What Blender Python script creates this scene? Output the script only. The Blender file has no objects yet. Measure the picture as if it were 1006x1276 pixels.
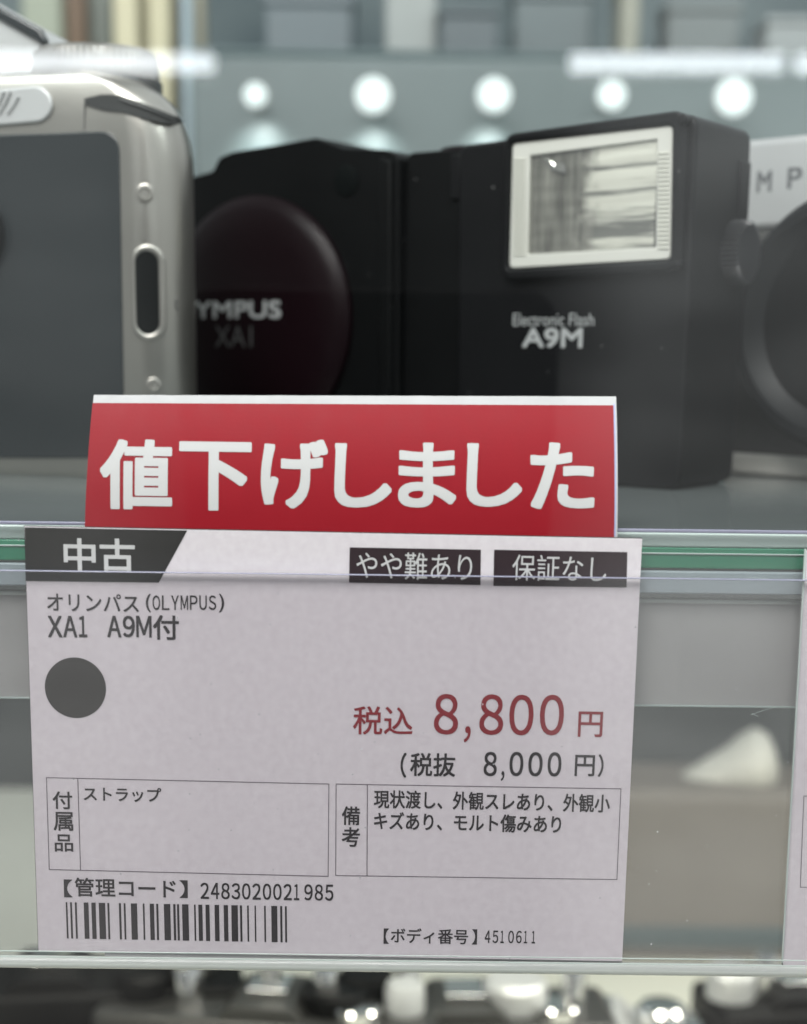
import bpy, bmesh, math, random
from mathutils import Vector, Matrix, noise
random.seed(7)
S = 0.001                       # all lengths below are millimetres
SC = bpy.context.scene
COL = SC.collection
R = math.radians

# ------------------------------------------------------------------ camera
F_PX, PX, PY = 2000.0, 503.0, 880.0         # focal length and principal point of the (cropped) photograph
PITCH, ROLL = R(12.4), R(0.7)
fwd = Vector((0, math.cos(PITCH), -math.sin(PITCH)))
up0 = Vector((0, math.sin(PITCH), math.cos(PITCH)))
rt0 = Vector((1, 0, 0))
rt = rt0*math.cos(ROLL) + up0*math.sin(ROLL)
up = up0*math.cos(ROLL) - rt0*math.sin(ROLL)
cam_d = bpy.data.cameras.new('camera')
cam = bpy.data.objects.new('camera', cam_d); COL.objects.link(cam)
cam.matrix_world = Matrix((( rt.x, up.x, -fwd.x, 0), (rt.y, up.y, -fwd.y, 0), (rt.z, up.z, -fwd.z, 0), (0, 0, 0, 1)))
cam_d.sensor_fit = 'HORIZONTAL'; cam_d.sensor_width = 36
cam_d.lens = 36*F_PX/1006
cam_d.shift_y = (PY-638)/1006
cam_d.clip_start = 0.005; cam_d.clip_end = 20
cam_d.dof.use_dof = True
cam_d.dof.focus_distance = 0.2495
cam_d.dof.aperture_fstop = cam_d.lens/3.7
SC.camera = cam

# ------------------------------------------------------------------ world, view, lamps
W = bpy.data.worlds.new('World'); SC.world = W; W.use_nodes = True
nt = W.node_tree
bg = nt.nodes['Background']
tc = nt.nodes.new('ShaderNodeTexCoord'); sx = nt.nodes.new('ShaderNodeSeparateXYZ')
rp = nt.nodes.new('ShaderNodeValToRGB'); mr = nt.nodes.new('ShaderNodeMapRange')
mr.inputs['From Min'].default_value = -1; mr.inputs['From Max'].default_value = 1
nt.links.new(tc.outputs['Generated'], sx.inputs[0]); nt.links.new(sx.outputs['Z'], mr.inputs['Value'])
nt.links.new(mr.outputs[0], rp.inputs[0]); nt.links.new(rp.outputs[0], bg.inputs['Color'])
e = rp.color_ramp.elements
e[0].position = 0.25; e[0].color = (0.36, 0.34, 0.32, 1)
e[1].position = 0.8; e[1].color = (0.78, 0.84, 0.86, 1)
n = e.new(0.5); n.color = (0.50, 0.52, 0.52, 1)
# the room behind the photographer: a dim middle, brighter shop to both sides
mx = nt.nodes.new('ShaderNodeMath'); mx.operation = 'ADD'; mx.inputs[1].default_value = 0.025
ab = nt.nodes.new('ShaderNodeMath'); ab.operation = 'ABSOLUTE'
m2 = nt.nodes.new('ShaderNodeMapRange'); m2.interpolation_type = 'SMOOTHSTEP'
m2.inputs['From Min'].default_value = 0.09; m2.inputs['From Max'].default_value = 0.17
m2.inputs['To Min'].default_value = 0.13; m2.inputs['To Max'].default_value = 1.2
nt.links.new(sx.outputs['X'], mx.inputs[0]); nt.links.new(mx.outputs[0], ab.inputs[0]); nt.links.new(ab.outputs[0], m2.inputs['Value'])
wn = nt.nodes.new('ShaderNodeTexNoise'); wn.inputs['Scale'].default_value = 5.5; wn.inputs['Detail'].default_value = 2.5
m3 = nt.nodes.new('ShaderNodeMapRange'); m3.inputs['From Min'].default_value = 0.3; m3.inputs['From Max'].default_value = 0.7
m3.inputs['To Min'].default_value = 0.45; m3.inputs['To Max'].default_value = 1.5
m4 = nt.nodes.new('ShaderNodeMath'); m4.operation = 'MULTIPLY'
wmap = nt.nodes.new('ShaderNodeMapping'); wmap.inputs['Scale'].default_value = (1, 1, 2.6)
nt.links.new(tc.outputs['Generated'], wmap.inputs[0]); nt.links.new(wmap.outputs[0], wn.inputs['Vector']); nt.links.new(wn.outputs[0], m3.inputs['Value'])
m5 = nt.nodes.new('ShaderNodeMapRange'); m5.inputs['From Min'].default_value = -0.15; m5.inputs['From Max'].default_value = 0.1
m5.inputs['To Min'].default_value = 0.6; m5.inputs['To Max'].default_value = 1.05
m6 = nt.nodes.new('ShaderNodeMath'); m6.operation = 'MULTIPLY'
nt.links.new(sx.outputs['X'], m5.inputs['Value']); nt.links.new(m5.outputs[0], m6.inputs[0]); nt.links.new(m2.outputs[0], m6.inputs[1])
nt.links.new(m6.outputs[0], m4.inputs[0]); nt.links.new(m3.outputs[0], m4.inputs[1])
nt.links.new(m4.outputs[0], bg.inputs['Strength'])
SC.view_settings.view_transform = 'Standard'; SC.view_settings.look = 'None'
SC.view_settings.exposure = 0; SC.view_settings.gamma = 1
SC.cycles.use_denoising = True
SC.cycles.transparent_max_bounces = 24
SC.cycles.max_bounces = 10
SC.cycles.sample_clamp_indirect = 6

def area(name, loc, target, sx_, sy_, power, color=(1, 1, 1)):
    d = bpy.data.lights.new(name, 'AREA'); d.shape = 'RECTANGLE'; d.size = sx_*S; d.size_y = sy_*S
    d.energy = power; d.color = color
    o = bpy.data.objects.new(name, d); COL.objects.link(o)
    o.location = Vector(loc)*S
    o.rotation_euler = (Vector(target)-Vector(loc)).to_track_quat('-Z', 'Y').to_euler()
    return o
area('case_strip_light', (-20, 215, 190), (0, 300, 0), 600, 14, 0.65, (0.93, 1.0, 0.98))
area('ceiling_panel_light', (-150, -350, 720), (0, 240, -30), 500, 500, 12.8, (1.0, 0.97, 0.95))
area('lower_fill_light', (150, 420, -60), (120, 520, -250), 700, 14, 1.6, (1.0, 0.97, 0.85))  # added fill for the lower compartment, no lamp seen there
area('back_strip_light', (0, 700, 330), (0, 1000, 60), 1400, 30, 1.6, (0.9, 1.0, 0.98))

# ------------------------------------------------------------------ pixel helpers (photograph pixels -> points in the place)
def ray(px, py):
    return fwd + rt*((px-PX)/F_PX) - up*((py-PY)/F_PX)
def at(px, py, Y):
    d = ray(px, py); return d*(Y/d.y)
def on_z(px, py, Z):
    d = ray(px, py); return d*(Z/d.z)
def on_plane(px, py, M):
    """hit the local y=0 plane of frame M; returns local (x, z)"""
    o = M.translation; nrm = (M.to_3x3() @ Vector((0, 1, 0)))
    d = ray(px, py); p = d*(o.dot(nrm)/d.dot(nrm))
    q = M.inverted() @ p
    return q.x, q.z

# ------------------------------------------------------------------ object helpers
def tag(o, label=None, cat=None, group=None, kind=None):
    for k, v in (('label', label), ('category', cat), ('group', group), ('kind', kind)):
        if v: o[k] = v
    return o
def thing(name, label, cat, M=Matrix.Identity(4), group=None):
    o = bpy.data.objects.new(name, None); COL.objects.link(o)
    o.empty_display_size = 0.01
    loc, rot, _ = M.decompose()
    o.matrix_world = Matrix.LocRotScale(loc*S, rot, None)
    return tag(o, label, cat, group)
def obj(name, bm, mat, parent=None, smooth=35, bevel=0, seg=3):
    me = bpy.data.meshes.new(name)
    bmesh.ops.recalc_face_normals(bm, faces=bm.faces)
    for v in bm.verts: v.co *= S
    bm.to_mesh(me); bm.free()
    me.materials.append(mat)
    if smooth:
        for p in me.polygons: p.use_smooth = True
        me.set_sharp_from_angle(angle=R(smooth))
    o = bpy.data.objects.new(name, me); COL.objects.link(o)
    if parent: o.parent = parent
    if bevel:
        b = o.modifiers.new('bevel', 'BEVEL'); b.width = bevel*S; b.segments = seg; b.limit_method = 'ANGLE'; b.angle_limit = R(40)
    return o
def box(bm, x0, x1, y0, y1, z0, z1):
    vs = [bm.verts.new((x, y, z)) for x in (x0, x1) for y in (y0, y1) for z in (z0, z1)]
    for f in ((0,1,3,2),(4,6,7,5),(0,4,5,1),(2,3,7,6),(0,2,6,4),(1,5,7,3)): bm.faces.new([vs[i] for i in f])
    return bm
def Box(*a): return box(bmesh.new(), *a)
def prism(bm, pts, y0, y1):
    """outline in the x-z plane, from depth y0 to y1"""
    a = [bm.verts.new((x, y0, z)) for x, z in pts]; b = [bm.verts.new((x, y1, z)) for x, z in pts]
    bm.faces.new(a); bm.faces.new(b[::-1])
    for i in range(len(pts)):
        j = (i+1) % len(pts); bm.faces.new((a[i], b[i], b[j], a[j]))
    return bm
def Prism(*a): return prism(bmesh.new(), *a)
def round_poly(pts, r, n=6):
    """round the corners of an outline; r is a number or one per point"""
    out = []; N = len(pts)
    for i in range(N):
        p = Vector(pts[i]); a = Vector(pts[i-1]); b = Vector(pts[(i+1) % N])
        ri = r[i] if isinstance(r, (list, tuple)) else r
        if ri <= 0: out.append(tuple(p)); continue
        da, db = (a-p), (b-p); la, lb = da.length, db.length; da.normalize(); db.normalize()
        ang = da.angle(db); t = min(ri/math.tan(ang/2), la*.49, lb*.49)
        p0, p1 = p+da*t, p+db*t
        for k in range(n+1):
            u = k/n; out.append(tuple(p0*(1-u)**2 + p*2*u*(1-u) + p1*u*u))
    return out
def ellipse(cx, cz, rx, rz, n=48, a0=0, a1=2*math.pi):
    m = n if a1-a0 > 6.28 else n+1
    return [(cx+rx*math.cos(a0+(a1-a0)*k/n), cz+rz*math.sin(a0+(a1-a0)*k/n)) for k in range(m)]
def lathe(bm, prof, n=48, axis='y', c=(0, 0, 0)):
    """prof: list of (radius, height along axis)"""
    rings = []
    for r, h in prof:
        ring = []
        for k in range(n):
            a = 2*math.pi*k/n; u, v = r*math.cos(a), r*math.sin(a)
            p = {'y': (u, h, v), 'z': (u, v, h), 'x': (h, u, v)}[axis]
            ring.append(bm.verts.new((p[0]+c[0], p[1]+c[1], p[2]+c[2])))
        rings.append(ring)
    for i in range(len(rings)-1):
        for k in range(n):
            j = (k+1) % n; bm.faces.new((rings[i][k], rings[i][j], rings[i+1][j], rings[i+1][k]))
    bm.faces.new(rings[0][::-1]); bm.faces.new(rings[-1])
    return bm
def Lathe(*a, **k): return lathe(bmesh.new(), *a, **k)
def tube(bm, pts, r, n=10):
    rings = []
    for i, p in enumerate(pts):
        p = Vector(p); d = (Vector(pts[min(i+1, len(pts)-1)]) - Vector(pts[max(i-1, 0)])).normalized()
        q = d.to_track_quat('Z', 'Y')
        rings.append([bm.verts.new(p + q @ Vector((r*math.cos(2*math.pi*k/n), r*math.sin(2*math.pi*k/n), 0))) for k in range(n)])
    for i in range(len(rings)-1):
        for k in range(n):
            j = (k+1) % n; bm.faces.new((rings[i][k], rings[i][j], rings[i+1][j], rings[i+1][k]))
    bm.faces.new(rings[0][::-1]); bm.faces.new(rings[-1])
    return bm
def ring_frame(bm, outer, inner, y0, y1):
    n = len(outer)
    A = [bm.verts.new((x, y0, z)) for x, z in outer]; B = [bm.verts.new((x, y0, z)) for x, z in inner]
    C = [bm.verts.new((x, y1, z)) for x, z in outer]; D = [bm.verts.new((x, y1, z)) for x, z in inner]
    for i in range(n):
        j = (i+1) % n
        bm.faces.new((A[i], A[j], B[j], B[i])); bm.faces.new((C[i], D[i], D[j], C[j]))
        bm.faces.new((A[i], C[i], C[j], A[j])); bm.faces.new((B[i], B[j], D[j], D[i]))
    return bm

# text: the glyph outlines of Blender's own font, turned into flat mesh and fitted to an ink box in the local x-z plane
_cache = {}
def glyphs(body, offset=0.0, shear=0.0):
    key = (body, offset, shear)
    if key in _cache: return _cache[key]
    c = bpy.data.curves.new('t', 'FONT'); c.body = body; c.size = 1; c.offset = offset; c.resolution_u = 5; c.shear = shear
    o = bpy.data.objects.new('t', c); COL.objects.link(o)
    me = bpy.data.meshes.new_from_object(o.evaluated_get(bpy.context.evaluated_depsgraph_get()))
    vs = [(v.co.x, v.co.y) for v in me.vertices]; fs = [tuple(p.vertices) for p in me.polygons]
    bpy.data.objects.remove(o); bpy.data.curves.remove(c); bpy.data.meshes.remove(me)
    _cache[key] = (vs, fs); return vs, fs
def put_text(bm, body, x0, x1, z0, z1, y, offset=0.0, shear=0.0, fine=1):
    """offset: extra stroke weight as a share of the ink height, laid as a few shifted copies of the glyphs"""
    vs, fs = glyphs(body, 0.0, shear)
    if not vs: return bm
    w = offset*(z1-z0)
    x0 += w; x1 -= w; z0 += w; z1 -= w
    a0 = min(v[0] for v in vs); a1 = max(v[0] for v in vs); b0 = min(v[1] for v in vs); b1 = max(v[1] for v in vs)
    kx = (x1-x0)/max(a1-a0, 1e-6); kz = (z1-z0)/max(b1-b0, 1e-6)
    shifts = [(0, 0)] if w <= 0 else [(w*i/fine, w*j/fine) for i in range(-fine, fine+1) for j in range(-fine, fine+1) if max(abs(i), abs(j)) == fine and abs(i)+abs(j) < 1.8*fine+.5]
    for i, (dx, dz) in enumerate(shifts):
        nv = [bm.verts.new((x0+dx+(x-a0)*kx, y-i*.004/fine, z0+dz+(z-b0)*kz)) for x, z in vs]
        for f in fs:
            try: bm.faces.new([nv[j] for j in f])
            except ValueError: pass
    return bm
def wide(t):
    """full-width forms, so that letters and digits come from the same gothic face as the kana"""
    return ''.join(chr(ord(c)+0xFEE0) if '!' <= c <= '~' else c for c in t)

# ------------------------------------------------------------------ materials
def nodes(name):
    m = bpy.data.materials.new(name); m.use_nodes = True
    t = m.node_tree; b = t.nodes['Principled BSDF']; return m, t, b
def N(t, kind, **kw):
    n = t.nodes.new(kind)
    for k, v in kw.items():
        if k in n.inputs: n.inputs[k].default_value = v
        else: setattr(n, k, v)
    return n
def coords(t, scale=(1, 1, 1)):
    c = N(t, 'ShaderNodeTexCoord'); m = N(t, 'ShaderNodeMapping'); m.inputs['Scale'].default_value = scale
    t.links.new(c.outputs['Object'], m.inputs[0]); return m.outputs[0]
def mat(name, col, rough=0.5, metal=0.0, vary=0.08, vscale=60, bump=0.0, bscale=2500, rvary=0.1, spec=0.5, coat=0.0, stretch=(1, 1, 1), dust=0.0):
    """a plain surface with a little mottling in colour and gloss, and an optional fine grain"""
    m, t, b = nodes(name)
    co = coords(t, stretch)
    nz = N(t, 'ShaderNodeTexNoise', Scale=vscale, Detail=6.0, Roughness=0.6)
    t.links.new(co, nz.inputs['Vector'])
    mx = N(t, 'ShaderNodeMix', data_type='RGBA')
    mx.inputs[6].default_value = (*[c*(1-vary) for c in col], 1); mx.inputs[7].default_value = (*[min(1, c*(1+vary)) for c in col], 1)
    t.links.new(nz.outputs[0], mx.inputs[0]); outc = mx.outputs[2]
    if dust:
        vo = N(t, 'ShaderNodeTexVoronoi', Scale=190.0); t.links.new(co, vo.inputs['Vector'])
        n4 = N(t, 'ShaderNodeTexNoise', Scale=330.0); t.links.new(co, n4.inputs['Vector'])
        th = N(t, 'ShaderNodeMath', operation='MULTIPLY'); th.inputs[1].default_value = 0.075; t.links.new(n4.outputs[0], th.inputs[0])
        lt = N(t, 'ShaderNodeMath', operation='LESS_THAN'); t.links.new(vo.outputs['Distance'], lt.inputs[0]); t.links.new(th.outputs[0], lt.inputs[1])
        md = N(t, 'ShaderNodeMix', data_type='RGBA'); md.inputs[7].default_value = (dust, dust, dust, 1)
        t.links.new(lt.outputs[0], md.inputs[0]); t.links.new(outc, md.inputs[6]); outc = md.outputs[2]
    t.links.new(outc, b.inputs['Base Color'])
    mp = N(t, 'ShaderNodeMapRange'); mp.inputs['To Min'].default_value = max(0.02, rough-rvary); mp.inputs['To Max'].default_value = min(1, rough+rvary)
    t.links.new(nz.outputs[0], mp.inputs['Value']); t.links.new(mp.outputs[0], b.inputs['Roughness'])
    b.inputs['Metallic'].default_value = metal; b.inputs['Specular IOR Level'].default_value = spec
    b.inputs['Coat Weight'].default_value = coat
    if bump:
        n2 = N(t, 'ShaderNodeTexNoise', Scale=bscale, Detail=3.0); t.links.new(co, n2.inputs['Vector'])
        bp = N(t, 'ShaderNodeBump', Strength=bump, Distance=0.0002); t.links.new(n2.outputs[0], bp.inputs['Height'])
        t.links.new(bp.outputs[0], b.inputs['Normal'])
    return m
def paper(name, c0, c1, scale, trans=0.25, bump=0.15, rough=0.7):
    m, t, b = nodes(name); co = coords(t)
    n1 = N(t, 'ShaderNodeTexNoise', Scale=scale, Detail=8.0, Roughness=0.65); t.links.new(co, n1.inputs['Vector'])
    rr = N(t, 'ShaderNodeValToRGB'); rr.color_ramp.elements[0].position = .35; rr.color_ramp.elements[1].position = .65
    rr.color_ramp.elements[0].color = (*c0, 1); rr.color_ramp.elements[1].color = (*c1, 1)
    t.links.new(n1.outputs[0], rr.inputs[0]); t.links.new(rr.outputs[0], b.inputs['Base Color'])
    b.inputs['Roughness'].default_value = rough; b.inputs['Specular IOR Level'].default_value = 0.3
    n2 = N(t, 'ShaderNodeTexNoise', Scale=4000.0, Detail=2.0); t.links.new(co, n2.inputs['Vector'])
    bp = N(t, 'ShaderNodeBump', Strength=bump, Distance=0.0001); t.links.new(n2.outputs[0], bp.inputs['Height']); t.links.new(bp.outputs[0], b.inputs['Normal'])
    tr = N(t, 'ShaderNodeBsdfTranslucent'); t.links.new(rr.outputs[0], tr.inputs[0])
    ms = N(t, 'ShaderNodeMixShader'); ms.inputs[0].default_value = trans
    t.links.new(b.outputs[0], ms.inputs[1]); t.links.new(tr.outputs[0], ms.inputs[2])
    t.links.new(ms.outputs[0], t.nodes['Material Output'].inputs[0]); return m
def clear(name, tint, rough=0.0, haze=0.0, hazecol=(0.8, 0.8, 0.85), dust=0.0):
    """clear sheet: Fresnel reflection over a tinted see-through body, with a trace of surface haze and dust"""
    m, t, b = nodes(name); t.nodes.remove(b)
    # the sheet does not bend rays, so both faces reflect alike: Schlick's curve on the facing angle
    ge = N(t, 'ShaderNodeNewGeometry'); dt = N(t, 'ShaderNodeVectorMath', operation='DOT_PRODUCT')
    t.links.new(ge.outputs['Incoming'], dt.inputs[0]); t.links.new(ge.outputs['Normal'], dt.inputs[1])
    ab = N(t, 'ShaderNodeMath', operation='ABSOLUTE'); t.links.new(dt.outputs['Value'], ab.inputs[0])
    om = N(t, 'ShaderNodeMath', operation='SUBTRACT'); om.inputs[0].default_value = 1.0; t.links.new(ab.outputs[0], om.inputs[1])
    p5 = N(t, 'ShaderNodeMath', operation='POWER'); p5.inputs[1].default_value = 5.0; t.links.new(om.outputs[0], p5.inputs[0])
    fr = N(t, 'ShaderNodeMath', operation='MULTIPLY_ADD'); fr.inputs[1].default_value = 0.96; fr.inputs[2].default_value = 0.04; t.links.new(p5.outputs[0], fr.inputs[0])
    gl = N(t, 'ShaderNodeBsdfGlossy', Roughness=rough)
    tp = N(t, 'ShaderNodeBsdfTransparent'); tp.inputs[0].default_value = (*tint, 1)
    df = N(t, 'ShaderNodeBsdfDiffuse'); df.inputs[0].default_value = (*hazecol, 1)
    m1 = N(t, 'ShaderNodeMixShader'); m1.inputs[0].default_value = haze
    t.links.new(tp.outputs[0], m1.inputs[1]); t.links.new(df.outputs[0], m1.inputs[2])
    if dust:
        co = coords(t); vo = N(t, 'ShaderNodeTexVoronoi', Scale=230.0); t.links.new(co, vo.inputs['Vector'])
        lt = N(t, 'ShaderNodeMath', operation='LESS_THAN'); lt.inputs[1].default_value = 0.030; t.links.new(vo.outputs['Distance'], lt.inputs[0])
        ml = N(t, 'ShaderNodeMath', operation='MULTIPLY_ADD'); ml.inputs[1].default_value = dust; ml.inputs[2].default_value = haze
        t.links.new(lt.outputs[0], ml.inputs[0]); t.links.new(ml.outputs[0], m1.inputs[0])
    m2 = N(t, 'ShaderNodeMixShader'); t.links.new(fr.outputs[0], m2.inputs[0])
    t.links.new(m1.outputs[0], m2.inputs[1]); t.links.new(gl.outputs[0], m2.inputs[2])
    t.links.new(m2.outputs[0], t.nodes['Material Output'].inputs[0]); return m
def emit(name, col, s):
    m, t, b = nodes(name)
    b.inputs['Base Color'].default_value = (0, 0, 0, 1)
    b.inputs['Emission Color'].default_value = (*col, 1); b.inputs['Emission Strength'].default_value = s; return m

M = {}
M['card'] = paper('card_paper', (0.765, 0.715, 0.752), (0.835, 0.793, 0.823), 750, 0.2)
M['banner'] = paper('banner_white', (0.54, 0.54, 0.55), (0.59, 0.59, 0.60), 200, 0.12)
M['red'] = mat('banner_red_ink', (0.27, 0.006, 0.014), 0.5, vary=0.06, vscale=300, bump=0.07, bscale=2200, spec=.2)
M['white_ink'] = mat('bare_paper', (0.53, 0.53, 0.53), 0.7, vary=0.03)
M['black_ink'] = mat('black_ink', (0.028, 0.024, 0.026), 0.5, vary=0.35, vscale=900)
M['plum_ink'] = mat('plum_black_ink', (0.022, 0.010, 0.014), 0.5, vary=0.3, vscale=900)
M['badge_ink'] = mat('badge_ink', (0.022, 0.021, 0.020), 0.45, vary=0.2, vscale=500)
M['line_ink'] = mat('line_ink', (0.13, 0.11, 0.13), 0.6)
M['price_ink'] = mat('price_ink', (0.24, 0.016, 0.024), 0.6, vary=0.2, vscale=700)
M['dot'] = mat('dot_ink', (0.036, 0.034, 0.031), 0.6, vary=0.12, vscale=300)
M['blue_edge'] = mat('blue_cut_edge', (0.35, 0.40, 0.72), 0.6)
M['acrylic'] = clear('clear_plastic', (0.97, 0.965, 0.972), 0.03, 0.012, dust=0.5)
M['acrylic_back'] = clear('clear_plastic_back', (0.93, 0.94, 0.94), 0.03, 0.015, dust=0.4)
M['lip'] = mat('clear_plastic_lip', (0.26, 0.26, 0.35), 0.2, vary=0.25, vscale=40)
M['bead'] = mat('clear_plastic_fold', (0.62, 0.66, 0.62), 0.12, vary=0.3, vscale=30, stretch=(.2, 1, 1))
M['pane'] = clear('window_glass', (0.985, 0.99, 0.987))
M['silver'] = mat('silver_paint', (0.39, 0.378, 0.348), 0.30, metal=0.88, vary=0.04, bump=0.06, bscale=5000, rvary=0.05)
M['chrome'] = mat('chrome', (0.75, 0.75, 0.74), 0.14, metal=1.0, vary=0.05)
M['grey_panel'] = mat('grey_panel', (0.020, 0.024, 0.026), 0.2, vary=0.1, vscale=25, rvary=0.02)
M['dark_metal'] = mat('dark_recess', (0.045, 0.047, 0.047), 0.45)
M['hole'] = mat('lug_hole', (0.003, 0.004, 0.004), 0.5, spec=.05)
M['black'] = mat('black_plastic', (0.0025, 0.0028, 0.003), 0.45, vary=0.2, bump=0.12, bscale=3500, rvary=0.06, spec=.12, dust=.10)
M['black_side'] = mat('black_flash_plastic', (0.003, 0.0032, 0.0038), 0.45, vary=0.15, bump=0.10, bscale=4500, rvary=0.05, spec=.18, dust=.12)
M['black_gloss'] = mat('black_glossy_cover', (0.0045, 0.0012, 0.0022), 0.38, vary=0.2, rvary=0.05, spec=.13)
M['print_grey'] = mat('grey_print', (0.30, 0.31, 0.31), 0.5)
M['print_dim'] = mat('dim_print', (0.05, 0.05, 0.05), 0.5)
M['satin'] = mat('satin_chrome', (0.46, 0.47, 0.47), 0.42, metal=0.35, vary=0.05)
M['engraved'] = mat('engraved_paint', (0.10, 0.105, 0.11), 0.6)
M['leather'] = mat('black_leatherette', (0.05, 0.05, 0.047), 0.6, vary=0.35, vscale=900, bump=0.9, bscale=900)
M['lens_black'] = mat('lens_barrel', (0.007, 0.008, 0.009), 0.5, vary=0.15, spec=.18)
M['lens_glass'] = mat('lens_front_glass', (0.020, 0.024, 0.025), 0.1, rvary=0.03)
M['shelf'] = mat('shelf_glass', (0.11, 0.125, 0.125), 0.13, vary=0.12, vscale=14, rvary=0.1)
M['shelf_edge'] = mat('shelf_glass_edge', (0.035, 0.23, 0.13), 0.15, vary=0.3, vscale=20, stretch=(.3, 1, 6))
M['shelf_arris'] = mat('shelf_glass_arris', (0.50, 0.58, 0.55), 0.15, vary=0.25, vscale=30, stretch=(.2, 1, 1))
M['plate'] = mat('grey_plate', (0.50, 0.485, 0.47), 0.55, vary=0.05, vscale=30)
M['blue_seal'] = mat('pale_seal', (0.36, 0.41, 0.44), 0.3, vary=0.12, vscale=30, stretch=(.2, 1, 3))
M['led'] = emit('led_face', (0.86, 1.0, 0.98), 1.5)
M['tube'] = emit('tube_light', (0.90, 0.95, 1.0), 13)
M['phone'] = mat('phone_black', (0.004, 0.004, 0.004), 0.8, spec=.05)
# ------------------------------------------------------------------ SETTING
# back wall of the shop, seen over the cameras, far out of focus
wm, t, b = nodes('back_wall_paint')
co = coords(t, (1.6, 1, 3.0)); nz = N(t, 'ShaderNodeTexNoise', Scale=3.2, Detail=3.0); t.links.new(co, nz.inputs['Vector'])
rr = N(t, 'ShaderNodeValToRGB'); rr.color_ramp.elements[0].position = .35; rr.color_ramp.elements[1].position = .68
rr.color_ramp.elements[0].color = (0.055, 0.085, 0.097, 1); rr.color_ramp.elements[1].color = (0.17, 0.215, 0.22, 1)
t.links.new(nz.outputs[0], rr.inputs[0]); t.links.new(rr.outputs[0], b.inputs['Base Color']); b.inputs['Roughness'].default_value = 0.6
tag(obj('wall', Box(-900, 900, 1200, 1220, -420, 520), wm, smooth=0), 'grey green wall far behind the display case', kind='structure')
SHELF_Z = at(900, 663, 238).z
# floor of the lower compartment
LOW_Z = -250
tag(obj('floor', Box(-700, 700, 262, 1199, LOW_Z-8, LOW_Z), mat('lower_floor', (0.62, 0.62, 0.54), 0.35, vary=0.08, vscale=8), smooth=0), 'pale floor of the lower compartment', kind='structure')

# ---- glass shelf
sh = thing('glass_shelf', 'thick glass shelf with green front edge carrying the cameras', 'shelf', Matrix.Translation((0, 238, SHELF_Z)))
zt = 0.0
g1 = at(900, 683, 238).z - SHELF_Z; g2 = at(900, 711, 238).z - SHELF_Z
obj('slab', Box(-420, 420, 1.2, 230, g2, zt), M['shelf'], sh, bevel=.4)
obj('front_edge', Box(-420, 420, 0.0, 1.18, g2+.2, g1), M['shelf_edge'], sh, bevel=.25)
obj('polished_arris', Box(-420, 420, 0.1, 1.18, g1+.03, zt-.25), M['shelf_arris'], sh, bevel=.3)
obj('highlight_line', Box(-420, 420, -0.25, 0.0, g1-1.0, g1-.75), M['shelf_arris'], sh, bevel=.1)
tag(obj('edge_seal', Box(-420, 420, 237.9, 240.0, at(900, 741, 238).z, at(900, 712, 238).z), M['blue_seal'], bevel=.3),
    'pale blue clear seal strip under the green glass edge', 'seal strip')
sp = thing('shelf_support', 'matte grey flat support plate below the glass shelf, behind the price rail', 'support plate', Matrix.Translation((0, 240.2, 0)))
z1 = at(890, 747, 240.2).z; z0 = at(890, 881, 240.2).z
obj('plate', Box(-420, 420, 0, 2.0, z0, z1), M['plate'], sp, bevel=.3)
obj('top_edge', Box(-420, 420, -.5, -.02, z1-.6, z1), M['bead'], sp, bevel=.15)
obj('bottom_edge', Box(-420, 420, -.4, -.02, z0, z0+.3), M['shelf_arris'], sp, bevel=.1)

# ---- clear price rail: back sheet, front sheet, lip, fold
YF = 233.6
rl = thing('price_rail', 'clear plastic price rail hanging along the shelf front', 'price rail', Matrix.Translation((0, 0, 0)))
zl = at(503, 718, YF).z; zb = at(503, 1206, YF).z; zbk = at(890, 664, 237).z
roll_fix = 0.0
obj('front_sheet', Box(-420, 420, YF, YF+.7, zb, zl), M['acrylic'], rl, smooth=0)
obj('back_sheet', Box(-420, 420, 236.6, 237.1, zb, zbk), M['acrylic_back'], rl, smooth=0)
obj('front_lip', Box(-420, 420, YF-.1, YF+.8, zl+.01, zl+.17), M['lip'], rl, bevel=.12)
obj('back_lip', Box(-420, 420, 236.5, 237.2, zbk+.01, zbk+.5), M['lip'], rl, bevel=.12)
obj('bottom_fold', tube(bmesh.new(), [(-420, 235.3, zb-.4), (420, 235.3, zb-.4)], 1.0, 14), M['bead'], rl)
rs_ = random.Random(3)
bm = bmesh.new()
for (px, py, dx, dy) in ((936, 891, 30, -10), (937, 889, 8, 4), (880, 1052, 4, 3), (930, 720, 26, 1)):
    a_, b_ = at(px, py, YF-.02), at(px+dx, py+dy, YF-.02)
    tube(bm, [a_, (a_+b_)/2+Vector((rs_.uniform(-.2, .2), 0, rs_.uniform(-.15, .15))), b_], .016, 5)
obj('scratch', bm, M['shelf_arris'], rl)['kind'] = 'stuff'
for zz in (zb+1.0, zb+1.9):
    obj('fold_line', Box(-420, 420, YF-.12, YF-.01, zz, zz+.16), M['shelf_arris'], rl, bevel=.04)

# ---- the price card
def card_frame(px, py, Y, cw):
    return Matrix.Translation(at(px, py, Y)) @ Matrix.Rotation(R(cw), 4, 'Y')
MC = card_frame(415, 927, 235.0, 0.45)
pc = thing('price_card', 'white used goods price card reading 8,800 yen in red, dark dot at left', 'price card', MC)
def cp(px, py): return on_plane(px, py, MC)
def crect(a, b): (x0, z0), (x1, z1) = cp(*a), cp(*b); return x0, x1, z0, z1
def poly(bm, pts, y): bm.faces.new([bm.verts.new((x, y, z)) for x, z in pts]); return bm
cn = [cp(30.5, 656), cp(800.5, 671.5), cp(775.5, 1198), cp(48, 1185)]
obj('card_sheet', Prism(cn, 0, .22), M['card'], pc, smooth=0)
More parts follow.
